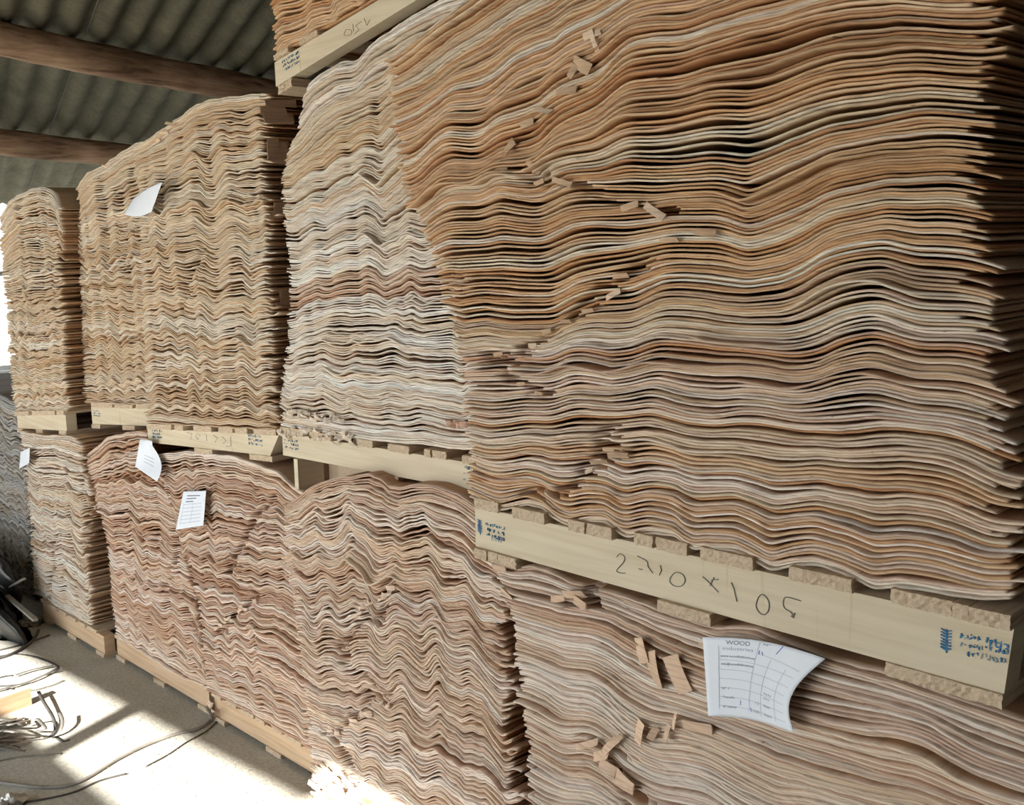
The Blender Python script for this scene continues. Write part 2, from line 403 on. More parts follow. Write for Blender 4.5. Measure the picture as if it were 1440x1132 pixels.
C1 = dict(y=1.95, seed=41, pitch=.0066, lam=.145, amp=.0085, harm=.2, hph=2.0, warp=.4, gh=.2, big=.5, depth=2.3, tone='rose', shear=.8, jr=.012, inn=.2,
  guides=[
   [(-3.8,.12,'w'),(-2.7,.12,'w')],
   [(282,850),(340,870),(400,890),(450,905)],
   [(245,720),(300,715),(360,730),(420,745),(470,760)],
   [(214,640),(260,636),(330,642),(390,664),(420,690),(450,704),(500,715)]],
  left=[(214,640),(235,680),(258,760),(280,850),(288,930),(295,1005)], right=[(-2.86,1.2,'w'),(-2.82,.1,'w')],
  cracks=[[(365,842),(340,858),(305,885)],[(385,700),(350,740),(320,800)]],
  label='lower stack of reddish veneer with the rectangular paper tag on its left side')
B_ = dict(y=1.95, seed=43, pitch=.0070, lam=.14, amp=.0095, harm=.15, warp=.35, big=.5, depth=2.3, tone='rose', jr=.012, inn=.2, dx=.007,
  guides=[
   [(-4.8,.12,'w'),(-3.6,.12,'w')],
   [(150,760),(200,770),(258,790),(300,805)],
   [(122,640),(150,615),(190,607),(215,612),(250,640),(290,660)]],
  left=[(122,640),(133,690),(150,760),(158,830),(163,905)], right=[(211,640),(232,680),(255,760),(277,850),(285,930),(292,1005)],
  cracks=[[(255,770),(240,800),(235,840)],[(262,850),(275,890)]],
  label='lower stack of reddish veneer with a crumpled white paper at its upper right corner')
A_ = dict(y=1.93, seed=47, pitch=.0072, lam=.15, amp=.010, warp=.35, harm=.2, big=.4, depth=2.3, tone='pale', jr=.03, inn=.25, dx=.008,
  guides=[
   [(-5.8,.12,'w'),(-4.5,.12,'w')],
   [(40,740),(80,755),(125,770),(160,780)],
   [(28,606),(60,612),(100,614),(130,628),(150,640)]],
  left=[(28,606),(36,660),(42,740),(46,800),(52,872)], right=[(118,625),(124,700),(122,760),(126,850),(137,915)],
  cracks=[[(75,760),(70,820),(65,850)],[(110,660),(120,720),(115,760)]],
  label='leftmost fully lit lower row stack of pale veneer, with a small white paper tag near its top')
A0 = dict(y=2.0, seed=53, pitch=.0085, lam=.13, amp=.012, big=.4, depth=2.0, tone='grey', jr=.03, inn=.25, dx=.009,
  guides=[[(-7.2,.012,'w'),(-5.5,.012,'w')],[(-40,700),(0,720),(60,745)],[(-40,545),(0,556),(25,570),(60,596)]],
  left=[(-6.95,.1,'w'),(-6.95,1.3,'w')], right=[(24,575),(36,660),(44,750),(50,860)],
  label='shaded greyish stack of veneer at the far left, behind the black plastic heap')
S0 = dict(y=1.95, seed=59, pitch=.0064, lam=.13, amp=.009, harm=.12, warp=.35, big=.7, depth=2.2, tone='cream', jr=.025, dx=.008,
  guides=[[(22,583),(60,580),(100,578)],[(5,400),(45,395),(95,398)],[(0,305),(12,285),(24,275),(45,265),(62,264),(76,272),(84,292),(100,300)]],
  left=[(-2,300),(4,380),(10,450),(15,520),(22,583)], right=[(84,290),(86,400),(94,500),(97,582)],
  label='upper stack of veneer farthest to the left, on a short pallet')
S1A = dict(y=2.03, seed=61, pitch=.0062, lam=.14, amp=.0085, harm=.12, warp=.35, big=.5, depth=2.2, tone='cream', dx=.008,
  guides=[[(118,566),(160,568),(215,568),(260,570)],[(112,400),(160,395),(215,392),(260,390)],[(110,268),(125,243),(148,231),(188,203),(210,196),(260,190)]],
  left=[(110,258),(110,330),(114,450),(119,568)], right=[(-4.16,2.6,'w'),(-4.14,1.0,'w')],
  label='upper row stack of cream veneer with a white paper poking out near its top, second from the left')
S1B = dict(y=1.95, seed=67, pitch=.0062, lam=.14, amp=.0085, harm=.12, warp=.35, big=.5, depth=2.2, tone='cream', jr=.02, dx=.007,
  guides=[[(205,592),(260,597),(330,601),(395,604)],[(200,430),(260,420),(330,425),(390,430)],[(200,300),(260,265),(310,262),(380,262)],[(190,207),(218,190),(255,163),(275,147),(300,140),(335,136),(375,131),(400,131)]],
  left=[(188,205),(196,260),(200,400),(203,500),(206,600)], right=[(374,128),(376,220),(379,300),(384,420),(386,500),(390,604)],
  cracks=[[(285,350),(262,400),(255,440)]],
  label='upper stack of cream veneer with a dark ragged right side, left of the whitish stack')
S3 = dict(y=1.85, seed=71, pitch=.0062, lam=.16, amp=.010, big=.8, depth=2.2, tone='orange',
  guides=[[(384,84),(400,70),(440,46),(480,26),(520,2),(560,-20),(640,-70)],[(380,-60),(450,-90),(560,-160),(640,-200)]],
  left=[(378,-60),(384,0),(389,80)], right=[(-2.02,3.2,'w'),(-2.02,2.3,'w')],
  label='bottom of an orange brown veneer stack on the tilted pallet at the top of the photo')
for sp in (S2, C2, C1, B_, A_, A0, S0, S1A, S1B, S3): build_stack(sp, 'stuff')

# ------------------------------------------------------------------ pallets
def rough_board(x0, x1, y0, y1, z0, z1, seed, rough=.003, skew=(0, 0)):
    """a plank running into the wall, its sawn end ragged"""
    r = random.Random(seed); nx, nz = max(3, int((x1 - x0) / .006)), 4
    V = []; Fc = []
    j = [[r.uniform(-rough, rough) for _ in range(nz + 1)] for _ in range(nx + 1)]
    for a in range(nx + 1):
        for b in range(nz + 1):
            x = x0 + (x1 - x0) * a / nx; z = z0 + (z1 - z0) * b / nz + (skew[1] - skew[0]) * a / nx + skew[0]
            if a in (0, nx): x += r.uniform(-.0008, .0008)
            if b == 0: z += r.uniform(-.0012, .0006)
            V.append((x, y0 + j[a][b], z))
    for a in range(nx):
        for b in range(nz):
            i = a * (nz + 1) + b; Fc.append((i, i + nz + 1, i + nz + 2, i + 1))
    ring = [a * (nz + 1) for a in range(nx + 1)] + [nx * (nz + 1) + b for b in range(1, nz + 1)] + [a * (nz + 1) + nz for a in range(nx - 1, -1, -1)] + [b for b in range(nz - 1, 0, -1)]
    n0 = len(V)
    for i in ring: V.append((V[i][0], y1, V[i][2]))
    m = len(ring)
    for k in range(m): Fc.append((ring[k], n0 + k, n0 + (k + 1) % m, ring[(k + 1) % m]))
    Fc.append(tuple(n0 + k for k in range(m)))
    return MB().add(V, Fc)
def pallet(label, D, quad, decks, bottoms, mat=None, depth=2.2, deck_t=.021, bot_t=.02, bot_drop=None):
    """quad: image corners of the front beam tl, tr, br, bl (or world x,z,'w')"""
    mat = mat or M_BEAM
    Q = img2w(quad, D)
    root = empty('wooden_pallet', (Q[3][0], D, Q[3][1])); tag(root, label, 'pallet', 'pallets under the veneer stacks')
    for k in range(3):
        y = D + k * (depth - .06) / 2
        MB().prism([(Q[3][0], y, Q[3][1]), (Q[2][0], y, Q[2][1]), (Q[1][0], y, Q[1][1]), (Q[0][0], y, Q[0][1])], (0, .05, 0)).build('beam', mat, root)
    tl, tr, br, bl = Q
    def zt(x): return tl[1] + (tr[1] - tl[1]) * (x - tl[0]) / (tr[0] - tl[0])
    def zb(x): return bl[1] + (br[1] - bl[1]) * (x - bl[0]) / (br[0] - bl[0])
    sd = hash(label) % 1000
    sd = sum(map(ord, label))
    for k, (a, b) in enumerate(decks):
        x0, x1 = (onY(a, 0, D)[0], 0) if False else (a, b)
        rough_board(x0, x1, D - .006 - .008 * random.random(), D + depth, zt((x0 + x1) / 2), zt((x0 + x1) / 2) + deck_t, sd + k, .0016, (zt(x0) - zt((x0 + x1) / 2), zt(x1) - zt((x0 + x1) / 2))).build('deck_board', M_BOARD, root)
    for k, (a, b) in enumerate(bottoms):
        m_ = (a + b) / 2
        rough_board(a, b, D - .004 - .008 * random.random(), D + depth, zb(m_) - bot_t, zb(m_), sd + 50 + k, .0016, (zb(a) - zb(m_), zb(b) - zb(m_))).build('bottom_board', M_BOARD, root)
    return root, Q
def front_beam(p): return sorted([c for c in p.children if c.name.startswith('beam')], key=lambda c: c.name)[0]
def xs_at(pairs, D, yline):
    return [(onY(a, yline(a), D)[0], onY(b, yline(b), D)[0]) for a, b in pairs]
lin = lambda x0, y0, x1, y1: (lambda x: y0 + (y1 - y0) * (x - x0) / (x1 - x0))

top = lin(668, 703, 1426, 880)
P_RS, Q_RS = pallet('long pale pallet of the nearest upper stack with a size written on its beam', 1.4, [(668,712),(1426,884),(1412,976),(669,768)],
   xs_at([(672,705),(727,772),(806,829),(832,867),(896,922),(926,970),(988,1062),(1113,1201),(1256,1341),(1343,1366),(1368,1426)], 1.4, top),
   xs_at([(672,689),(690,703),(704,730),(930,1004),(1247,1412)], 1.4, lin(669,768,1412,976)))
P_S2, Q_S2 = pallet('pale pallet of the whitish upper stack, above the short wooden prop', 1.85, [(397,608),(680,654),(680,693),(398,640)],
   xs_at([(398,430),(440,470),(505,528),(550,580),(600,609),(611,630),(655,690)], 1.85, lin(397,604,680,650)),
   xs_at([(530,562)], 1.85, lin(398,640,680,693)))
P_1B, Q_1B = pallet('pale pallet of the cream stack with the dark ragged side, stamped blue at both ends', 1.95, [(207,602),(392,612),(380,641),(209,622)],
   xs_at([(210,245),(250,262),(275,300),(310,330),(335,352),(360,392)], 1.95, lin(205,600,395,607)),
   xs_at([(275,300),(352,384)], 1.95, lin(208,622,380,641)))
P_1A, Q_1A = pallet('pale upper pallet partly hidden behind its neighbour, second from the left', 2.03, [(128,572),(260,576),(260,601),(130,596)],
   xs_at([(130,160),(165,190),(195,240)], 2.03, lin(128,570,260,573)),
   xs_at([(130,142),(175,192)], 2.03, lin(130,596,260,601)))
P_0, Q_0 = pallet('short pale pallet at the far left end of the upper row', 1.95, [(24,584),(92,583),(94,606),(25,602)],
   xs_at([(24,44),(48,80),(82,92)], 1.95, lin(24,580,92,579)),
   xs_at([(26,34),(52,61),(84,94)], 1.95, lin(25,602,94,606)))
P_3, Q_3 = pallet('tilted pallet at the top of the photo, holding the orange brown stack', 1.85, [(386,88),(660,-77),(660,-46),(388,122)],
   xs_at([(390,410),(425,450)], 1.85, lin(386,78,560,-30)), [], deck_t=.014)
# lower boards of the tilted pallet, seen from below
for (a, b) in ((392, 412),):
    xa, xb = onY(a, 118, 1.85)[0], onY(b, 106, 1.85)[0]; za, zb_ = onY(392, 119, 1.85)[2], onY(412, 107, 1.85)[2]
    rough_board(xa, xb, 1.845, 4.0, za - .03, za - .005, 5, .003, (0, zb_ - za)).build('bottom_board', M_BOARD, P_3)
# floor pallets: world rectangles
def floor_pallet(label, D, x0, x1, seed):
    r = random.Random(seed); decks = []; x = x0 + .005
    while x < x1 - .05:
        w = r.uniform(.06, .11); decks.append((x, min(x + w, x1))); x += w + r.uniform(.012, .05)
    bots = [(x0 + .0, x0 + .09), ((x0 + x1) / 2 - .05, (x0 + x1) / 2 + .05), (x1 - .09, x1)]
    return pallet(label, D, [(x0, .105, 'w'), (x1, .105, 'w'), (x1, .02, 'w'), (x0, .02, 'w')], decks, bots, M_BEAM_O, 2.2, .016, .0199)
floor_pallet('floor pallet under the leftmost lower stack, with a dark slot at its right end', 1.93, -5.42, -4.695, 1)
floor_pallet('floor pallet under the reddish stack with the crumpled paper', 1.97, -4.65, -3.80, 2)
floor_pallet('floor pallet whose beam runs up to the sunlit bottom of the cracked stack', 1.96, -3.74, -2.87, 3)
floor_pallet('floor pallet hidden behind sunlit ragged sheets under the cracked stack', 1.84, -2.80, -1.90, 4)
floor_pallet('floor pallet under the nearest lower stack', 1.42, -1.50, -.46, 5)
# wooden prop and dark board in the gap below the whitish stack
pr = empty('wooden_prop', tuple(onY(429, 684, 1.9)))
a = onY(424, 645, 1.9); b = onY(429, 684, 1.9)
MB().box((a[0], 1.87, b[2] - .004), (a[0] + .022, 1.97, a[2] + .005)).build('post', M_BEAM, pr)
b2 = onY(455, 676, 1.9)
MB().box((a[0] + .023, 1.99, b[2] - .02), (a[0] + .55, 2.03, a[2] - .012)).build('back_board', M_BOARD, pr)
tag(pr, 'short upright wooden prop with a dark board in the gap under the whitish stack', 'wood block')

# ------------------------------------------------------------------ stamps and writing on beams
def beam_pt(px, py, D): return onY(px, py, D - .0012)
def strokes(polys, D, r, mat, parent, name='writing'):
    for p in polys:
        tube(smooth_path([beam_pt(x, y, D) for x, y in p], 5) if len(p) > 4 else [beam_pt(x, y, D) for x, y in p], r, 5, 1.0).build('pencil_stroke', mat, parent)
W25 = [[(867,783),(872,779),(878,783),(877,790),(871,797),(867,803),(873,806),(879,806)],
       [(896,782),(904,786),(910,790),(911,796),(914,801),(918,806)],[(898,800),(903,801)],
       [(928,795),(930,802),(927,809)],
       [(943,811),(950,805),(960,808),(963,817),(958,824),(948,824),(942,818),(943,811)],
       [(988,811),(996,818),(1010,833)],[(1004,812),(998,824)],[(1000,816),(1010,815)],
       [(1028,819),(1032,828),(1036,846)],
       [(1066,840),(1072,836),(1080,844),(1081,856),(1076,864),(1068,862),(1063,852),(1066,840)],
       [(1126,845),(1112,841),(1104,840),(1101,848),(1104,856),(1112,861),(1116,868)],[(1112,866),(1116,869),(1117,862)]]
strokes(W25, 1.4, .0008, M_PENCIL, front_beam(P_RS))
strokes([[(508,30),(500,36),(505,42),(498,48)],[(486,42),(484,50),(494,48),(493,42),(486,42)],[(512,26),(516,36),(520,28)],[(496,34),(497,44)]], 1.85, .0007, M_PENCIL, front_beam(P_3))
strokes([[(262,608),(270,610),(268,618)],[(276,610),(282,612),(278,618),(275,612)],[(290,611),(291,620)],[(300,612),(306,616),(302,622)],[(312,614),(318,620),(313,624)],[(324,614),(325,627),(318,628)]], 1.95, .0007, M_PENCIL, front_beam(P_1B))
def stamp(D, quad, seed, parent, dense=1.0, wheat=True, digits=None):
    """ink stamp: an ear-of-wheat mark on the left, small characters on the right, in a quad tl,tr,br,bl"""
    r = random.Random(seed); tl, tr, br, bl = [np.array(q, float) for q in quad]
    P = lambda u, v: (tl * (1 - u) + tr * u) * (1 - v) + (bl * (1 - u) + br * u) * v
    sz = abs(onY(*P(1, 0), D)[0] - onY(*P(0, 0), D)[0])
    m = MB(); m2 = MB()
    def ln(mm, pts, rr):
        t = tube([beam_pt(*P(*q), D) for q in pts], rr, 4); mm.add(t.v, t.f)
    if wheat:
        for k in range(7):
            v = .05 + .11 * k
            ln(m, [(.10, v), (.17, v + .06), (.24, v + .02)], sz * .011 * r.uniform(.6, 1.3))
            ln(m, [(.13, v + .04), (.19, v + .1)], sz * .014 * r.uniform(.5, 1.2))
        ln(m, [(.17, .05), (.18, .9)], sz * .009)
    x = .36 if wheat else .06
    while x < .97:
        for row in range(3):
            if r.random() > .86 * dense: continue
            v0 = .08 + row * .29; 
            mm = m if r.random() < .6 else m2
            for _ in range(r.randint(1, 3)):
                a = (x + r.uniform(-.01, .035), v0 + r.uniform(0, .2)); b = (x + r.uniform(-.01, .035), v0 + r.uniform(.02, .22))
                ln(mm, [a, b], sz * .010 * r.uniform(.6, 1.4))
        x += .055
    m.build('stamp', M_STAMP, parent); m2.build('stamp', M_STAMPL, parent)
stamp(1.4, [(1312,880),(1422,898),(1414,940),(1312,918)], 3, front_beam(P_RS), 1, True)
stamp(1.4, [(667,728),(710,738),(709,765),(668,752)], 4, front_beam(P_RS), 1, True)
stamp(1.85, [(398,614),(420,618),(420,636),(399,632)], 5, front_beam(P_S2), .8, False)
stamp(1.85, [(650,650),(672,655),(672,684),(650,680)], 6, front_beam(P_S2), .9, False)
stamp(1.95, [(213,602),(228,603),(228,619),(214,618)], 7, front_beam(P_1B), .8, False)
stamp(1.95, [(348,609),(370,611),(369,630),(349,627)], 8, front_beam(P_1B), .9, False)
stamp(2.03, [(130,575),(141,576),(141,588),(131,587)], 9, front_beam(P_1A), .7, False)
stamp(1.85, [(395,84),(420,68),(422,92),(398,104)], 10, front_beam(P_3), 1, False)
def text_mesh(txt, size, loc, ux, uz, mat, parent, name='writing', w=1.0):
    cu = bpy.data.curves.new('t', 'FONT'); cu.body = txt; cu.size = size
    to = bpy.data.objects.new('t', cu); me = bpy.data.meshes.new_from_object(to); bpy.data.objects.remove(to)
    V = np.array([v.co[:] for v in me.vertices]).reshape(-1, 3); fc = [tuple(p.vertices) for p in me.polygons]; bpy.data.meshes.remove(me)
    if len(V) == 0: return None
    ux = np.array(ux, float); uz = np.array(uz, float); loc = np.array(loc, float)
    P = [loc + ux * v[0] * w + uz * v[1] for v in V]
    return MB().add(P, fc), V
def beam_text(txt, size, px, py, px2, py2, D, mat, parent):
    p = beam_pt(px, py, D); q = beam_pt(px2, py2, D); u = q - p; u /= np.linalg.norm(u)
    g, _ = text_mesh(txt, size, p, u, (0, 0, 1), mat, parent); mesh('stamp', g.v, g.f, mat, parent)
beam_text('193', .021, 1386, 914, 1410, 919, 1.4, M_STAMP, front_beam(P_RS))
beam_text('1-193', .014, 690, 760, 709, 764, 1.4, M_STAMP, front_beam(P_RS))

# ------------------------------------------------------------------ papers
def paper(label, corners, D, curl, lines=None, sag=(0, 0), edge=None):
    """corners tl,tr,br,bl in the photo, nu x nv grid, curl(u,v) -> metres towards the viewer"""
    nu, nv = 24, 24; tl, tr, br, bl = [np.array(c, float) for c in corners]
    def pt(u, v, off=0.0):
        p = (tl * (1 - u) + tr * u) * (1 - v) + (bl * (1 - u) + br * u) * v
        if edge: p = p + np.array(edge(u, v))
        return onY(p[0], p[1], D - curl(u, v) - off)
    V = [pt(i / nu, j / nv) for j in range(nv + 1) for i in range(nu + 1)]
    Fc = [(j * (nu + 1) + i, j * (nu + 1) + i + 1, (j + 1) * (nu + 1) + i + 1, (j + 1) * (nu + 1) + i) for j in range(nv) for i in range(nu)]
    o = mesh('paper_tag', V, Fc, M_PAPER, None, True)
    c = np.mean(V, axis=0); o.data.transform(Matrix.Translation(-Vector(c))); o.location = c
    sm = o.modifiers.new('thickness', 'SOLIDIFY'); sm.thickness = .0003; sm.offset = 0
    tag(o, label, 'paper')
    for mat, segs, wd in (lines or []):
        m = MB()
        for s in segs:
            n = 10
            for k in range(n):
                u0, v0 = s[0] + (s[2] - s[0]) * k / n, s[1] + (s[3] - s[1]) * k / n
                u1, v1 = s[0] + (s[2] - s[0]) * (k + 1) / n, s[1] + (s[3] - s[1]) * (k + 1) / n
                L_ = math.hypot(s[2] - s[0], s[3] - s[1]); nx_, ny_ = -(s[3] - s[1]) / L_ * wd, (s[2] - s[0]) / L_ * wd
                m.add([pt(u0 - nx_, v0 - ny_, .0006), pt(u1 - nx_, v1 - ny_, .0006), pt(u1 + nx_, v1 + ny_, .0006), pt(u0 + nx_, v0 + ny_, .0006)], [(0, 1, 2, 3)])
        m.build('printed_lines', mat, o)
    return o, pt
def paper_text(o, pt, txt, u, v, su, sv, mat):
    g, V = text_mesh(txt, 1.0, (0, 0, 0), (1, 0, 0), (0, 0, 1), mat, None)
    wmax = V[:, 0].max()
    P = [pt(u + su * vv[0] / wmax, v - sv * vv[1], .0007) for vv in V]
    mesh('printed_text', P, g.f, mat, o)
# main label
PD = 1.385
def curl_main(u, v): return .004 + .035 * max(0, u - .6) ** 1.5 * (.6 + v) + .012 * v * (1 - v) + .02 * max(0, v - .75) * u
def edge_main(u, v):
    return (-(26 * max(0, math.sin(math.pi * v)) * max(0, u - .35) / .65 * 1.0), -7 * math.sin(math.pi * u) * (v) - 10 * math.sin(math.pi * u) * (1 - v) * .9)
grid = []
for v in (.28, .40, .515, .63, .745, .86): grid.append((.13, v, .92 if v < .9 else .6, v + .03))
grid += [(.13, .10, .13, .90), (.47, .02, .47, .91), (.62, .20, .62, .93), (.80, .25, .80, .93), (.47, .16, .92, .22)]
pm, ptm = paper('large white label with a printed table, curled at its right edge', [(988,896),(1161,926),(1117,1031),(996,1007)], PD, curl_main,
   [(M_INKL, grid, .0022), (M_PEN, [(.66, .01, .64, .12), (.485, .12, .49, .17), (.51, .13, .53, .17), (.49, .85, .50, .9), (.36, .78, .36, .84)], .004)], edge=edge_main)
for t in (('WOOD', .19, .085, .20, .075, M_INK), ('industries', .16, .155, .27, .065, M_INKL), ('www.woodfield.com.mx', .145, .245, .32, .040, M_INK), ('info@woodfield.com.mx', .15, .345, .32, .040, M_INK),
          ('Nº 1', .155, .655, .07, .040, M_INK), ('Tamaño', .17, .765, .12, .040, M_INK), ('Nº cuartos', .17, .885, .15, .040, M_INK), ('Fecha', .655, .63, .10, .035, M_INK), ('Hora', .655, .69, .08, .035, M_INK),
          ('Peso', .66, .79, .08, .038, M_INK), ('Piezas', .66, .905, .09, .038, M_INK), ('Nº', .50, .05, .06, .035, M_INK), ('15', .54, .79, .06, .05, M_INKL), ('1050', .51, .90, .09, .05, M_INKL)):
    paper_text(pm, ptm, *t)
tl_ = [(M_INKL, [(.12, v, .85, v) for v in (.35, .45, .55, .65, .75, .85)] + [(.12, .3, .12, .88), (.5, .3, .5, .88)], .006), (M_INK, [(.2, .12, .75, .13), (.2, .2, .6, .2), (.18, .28, .5, .28)], .012)]
paper('rectangular white paper tag with printed lines on the reddish lower stack', [(258,691),(290,690),(286,739),(247,745)], 1.925, lambda u, v: .005 + .01 * v * u, tl_)
paper('crumpled white paper hanging just below an upper pallet, left of the rectangular tag', [(197,617),(214,620),(216,677),(190,656)], 1.925, lambda u, v: .008 + .01 * math.sin(5 * v + 3 * u), [(M_INKL, [(.3, .5, .7, .52), (.3, .6, .7, .62), (.3, .7, .7, .72)], .01)],
      edge=lambda u, v: (12 * u * math.sin(math.pi * min(1, max(0, v - .12))), 0))
paper('tiny white paper tag on the leftmost lit lower stack', [(29,636),(42,629),(41,651),(27,659)], 1.905, lambda u, v: .006 + .01 * v)
paper('white paper sheet poking out of the upper left stack, pointed at its top right', [(186,281),(228,256),(213,298),(174,301)], 1.93, lambda u, v: .01 + .05 * u * (1 - v) + .02 * v, None,
      edge=lambda u, v: (0, 5 * math.sin(math.pi * u) * v - 3 * math.sin(math.pi * u) * (1 - v)))

# ------------------------------------------------------------------ veneer scraps sticking out
def scrap(px, py, D, w, h, ang, seed, label, group, tone=(.62, .42, .28), out=.02, bend=.07, name='veneer_scrap'):
    r = random.Random(seed); c = onY(px, py, D - out * .6); n = 8; V = []; TT = []
    ca, sa = math.cos(ang), math.sin(ang)
    sk = r.uniform(-.35, .35); tilt = r.uniform(-.6, .6); tw = r.uniform(-.5, .5)
    for side in (0, 1):
        for i in range(n + 1):
            for j in range(3):
                a = (i / n - .5) * w; b = (j / 2 - .5) * h + sk * a * .3
                x = a * ca - b * sa; z = a * sa + b * ca
                y = -bend * w * math.sin(math.pi * i / n) * .5 + tilt * b + tw * b * (i / n) + side * .0016
                if i in (0, n): x += r.uniform(-.002, .002)
                V.append(c + np.array([x, y, z]))
    f = []; m = 3; k = (n + 1) * 3
    for i in range(n):
        for j in range(2):
            q = (i * m + j, (i + 1) * m + j, (i + 1) * m + j + 1, i * m + j + 1); f.append(q); f.append(tuple(t + k for t in q)[::-1])
        f.append((i * m, i * m + k, (i + 1) * m + k, (i + 1) * m)); f.append((i * m + 2, (i + 1) * m + 2, (i + 1) * m + 2 + k, i * m + 2 + k))
    f += [(0, 1, 1 + k, k), (1, 2, 2 + k, 1 + k), (n * m, n * m + k, n * m + 1 + k, n * m + 1), (n * m + 1, n * m + 1 + k, n * m + 2 + k, n * m + 2)]
    V = np.array(V); cc = V.mean(axis=0)
    t = np.ones((len(V), 4)); t[:, :3] = np.array(tone) * r.uniform(.88, 1.12)
    me = bpy.data.meshes.new(name); me.from_pydata([tuple(v - cc) for v in V], [], f); me.update()
    a_ = me.attributes.new('tint', 'FLOAT_COLOR', 'POINT'); a_.data.foreach_set('color', t.astype(np.float32).ravel())
    me.materials.append(M_VEN); o = bpy.data.objects.new(name, me); o.location = cc; col.objects.link(o)
    return tag(o, label, 'veneer scrap', group)
gR = ('torn light brown veneer scrap sticking out of the nearest upper stack', 'torn scraps on the nearest upper stack')
for k, (px, py, w, h, an) in enumerate([(832,48,.045,.018,.2),(818,92,.05,.030,-.5),(805,100,.03,.02,.9),(796,128,.055,.017,-.1),(762,155,.045,.012,-.3),(741,173,.040,.018,.1),(716,206,.035,.022,.6),(705,236,.035,.012,0),(750,234,.045,.014,-.5),
     (757,257,.03,.012,.3),(790,256,.055,.014,-.35),(885,290,.045,.015,.15),(920,297,.055,.017,-.5),(992,327,.045,.016,0),(940,338,.04,.010,.1),(872,388,.04,.012,0),(862,414,.04,.014,.35),(826,437,.03,.010,.2),(795,452,.03,.010,0),(768,466,.03,.012,.1),
     (748,486,.025,.012,.1),(868,640,.055,.013,.2),(855,632,.03,.010,.1),(842,650,.045,.009,.3),(828,662,.025,.010,.4),(700,498,.03,.010,.1),(732,540,.025,.010,.1),(757,553,.022,.009,0),(835,57,.01,.05,.2)]):
    scrap(px, py, 1.4, w * .85, h * .7, an, 100 + k, *gR, tone=(.54, .37, .24) if k % 4 else (.68, .52, .39), out=.012)
gD = ('torn flat veneer scrap sticking out of the nearest lower stack, left of the large label', 'torn scraps on the nearest lower stack')
for k, (px, py, w, h, an) in enumerate([(902,915,.045,.026,-1.2),(920,942,.065,.032,-1.15),(953,948,.065,.030,-1.1),(899,1030,.045,.022,1.45),(918,1032,.03,.012,1.1),(938,1030,.035,.010,1.3),(980,1022,.06,.018,.25),(825,1047,.06,.012,.5),
     (858,1048,.05,.014,.9),(864,1040,.045,.010,.6),(855,1080,.04,.02,-.2),(877,1100,.045,.028,-.3),(845,1062,.04,.016,.5),(806,836,.05,.016,.3),(815,848,.03,.02,-.3),(784,842,.035,.012,.4),(948,1015,.03,.007,1.3),(993,907,.028,.007,.2),(702,800,.035,.012,.2),(712,835,.03,.012,-.4)]):
    scrap(px, py, 1.4, w, h, an, 200 + k, *gD, tone=(.70, .50, .36), out=.018)
gW = ('curled broken strip of pale veneer at the ragged bottom of the whitish stack', 'ragged bottom strips of the whitish stack')
rr_ = random.Random(5)
for k in range(44):
    t = k / 44
    if k < 26: px = 395 + 110 * t * 44 / 26; py = 604 + (px - 395) * .10 + rr_.uniform(-5, 9)
    elif k < 38: px = 408 + (k - 26) * 6.5; py = 578 + (k - 26) * .9 + rr_.uniform(-3, 5)
    else: px = 632 + (k - 38) * 5; py = 598 + rr_.uniform(-6, 5)
    scrap(px, py, 1.85, rr_.uniform(.014, .034), rr_.uniform(.008, .016), rr_.uniform(-1.5, .6), 300 + k, *gW, tone=(.78, .68, .57) if k < 38 else (.62, .40, .30), out=.018, bend=.8)
gC = ('broken veneer strip in a crack of a lower row stack', 'broken strips in the cracks of the lower row')
for k in range(40):
    px, py = [(rr_.uniform(475, 550), None), (rr_.uniform(450, 545), None), (rr_.uniform(300, 360), None), (rr_.uniform(290, 300), None)][k % 4]
    if k % 4 == 0: py = 885 - (px - 475) * .75 + rr_.uniform(-6, 6)
    elif k % 4 == 1: py = 1035 - (px - 450) * .5 + rr_.uniform(-8, 8)
    elif k % 4 == 2: py = 885 - (px - 300) * .7 + rr_.uniform(-5, 5)
    else: py = rr_.uniform(985, 1005)
    D = 1.8 if px > 430 else 1.95
    scrap(px, py, D, rr_.uniform(.02, .045), rr_.uniform(.006, .014), rr_.uniform(-.4, .9), 400 + k, *gC, tone=(.72, .56, .44), out=.012, bend=.4)
gL = ('loose veneer end jutting from the ragged left top of the upper left stacks', 'loose ends on the upper left stacks')
for k, (px, py, w, h, an) in enumerate([(232,168,.07,.010,-.25),(224,181,.06,.008,-.1),(215,192,.03,.008,.2),(140,228,.05,.007,-.2),(122,247,.04,.007,0),(118,255,.04,.007,.1),(160,263,.05,.009,.1),(130,318,.06,.02,.5),(122,322,.05,.015,.4)]):
    scrap(px + 7, py + 6, 1.95 if px > 200 else 2.0, w, h, an, 500 + k, *gL, tone=(.72, .55, .38), out=.015, bend=.1)
gB = ('ragged pale veneer end in the sunlit bottom corner of the cracked stack', 'sunlit ragged ends at the bottom')
for k in range(30):
    px = rr_.uniform(440, 515); py = 1090 + (px - 440) * .35 + rr_.uniform(-18, 40)
    scrap(px, py, 1.8, rr_.uniform(.04, .09), rr_.uniform(.008, .02), rr_.uniform(-.35, .5), 700 + k, *gB, tone=(.74, .62, .50), out=rr_.uniform(.005, .03), bend=.06)
gG = ('flat veneer flap hanging down the dark right side of the cream upper stack', 'flaps on the side of the cream upper stack')
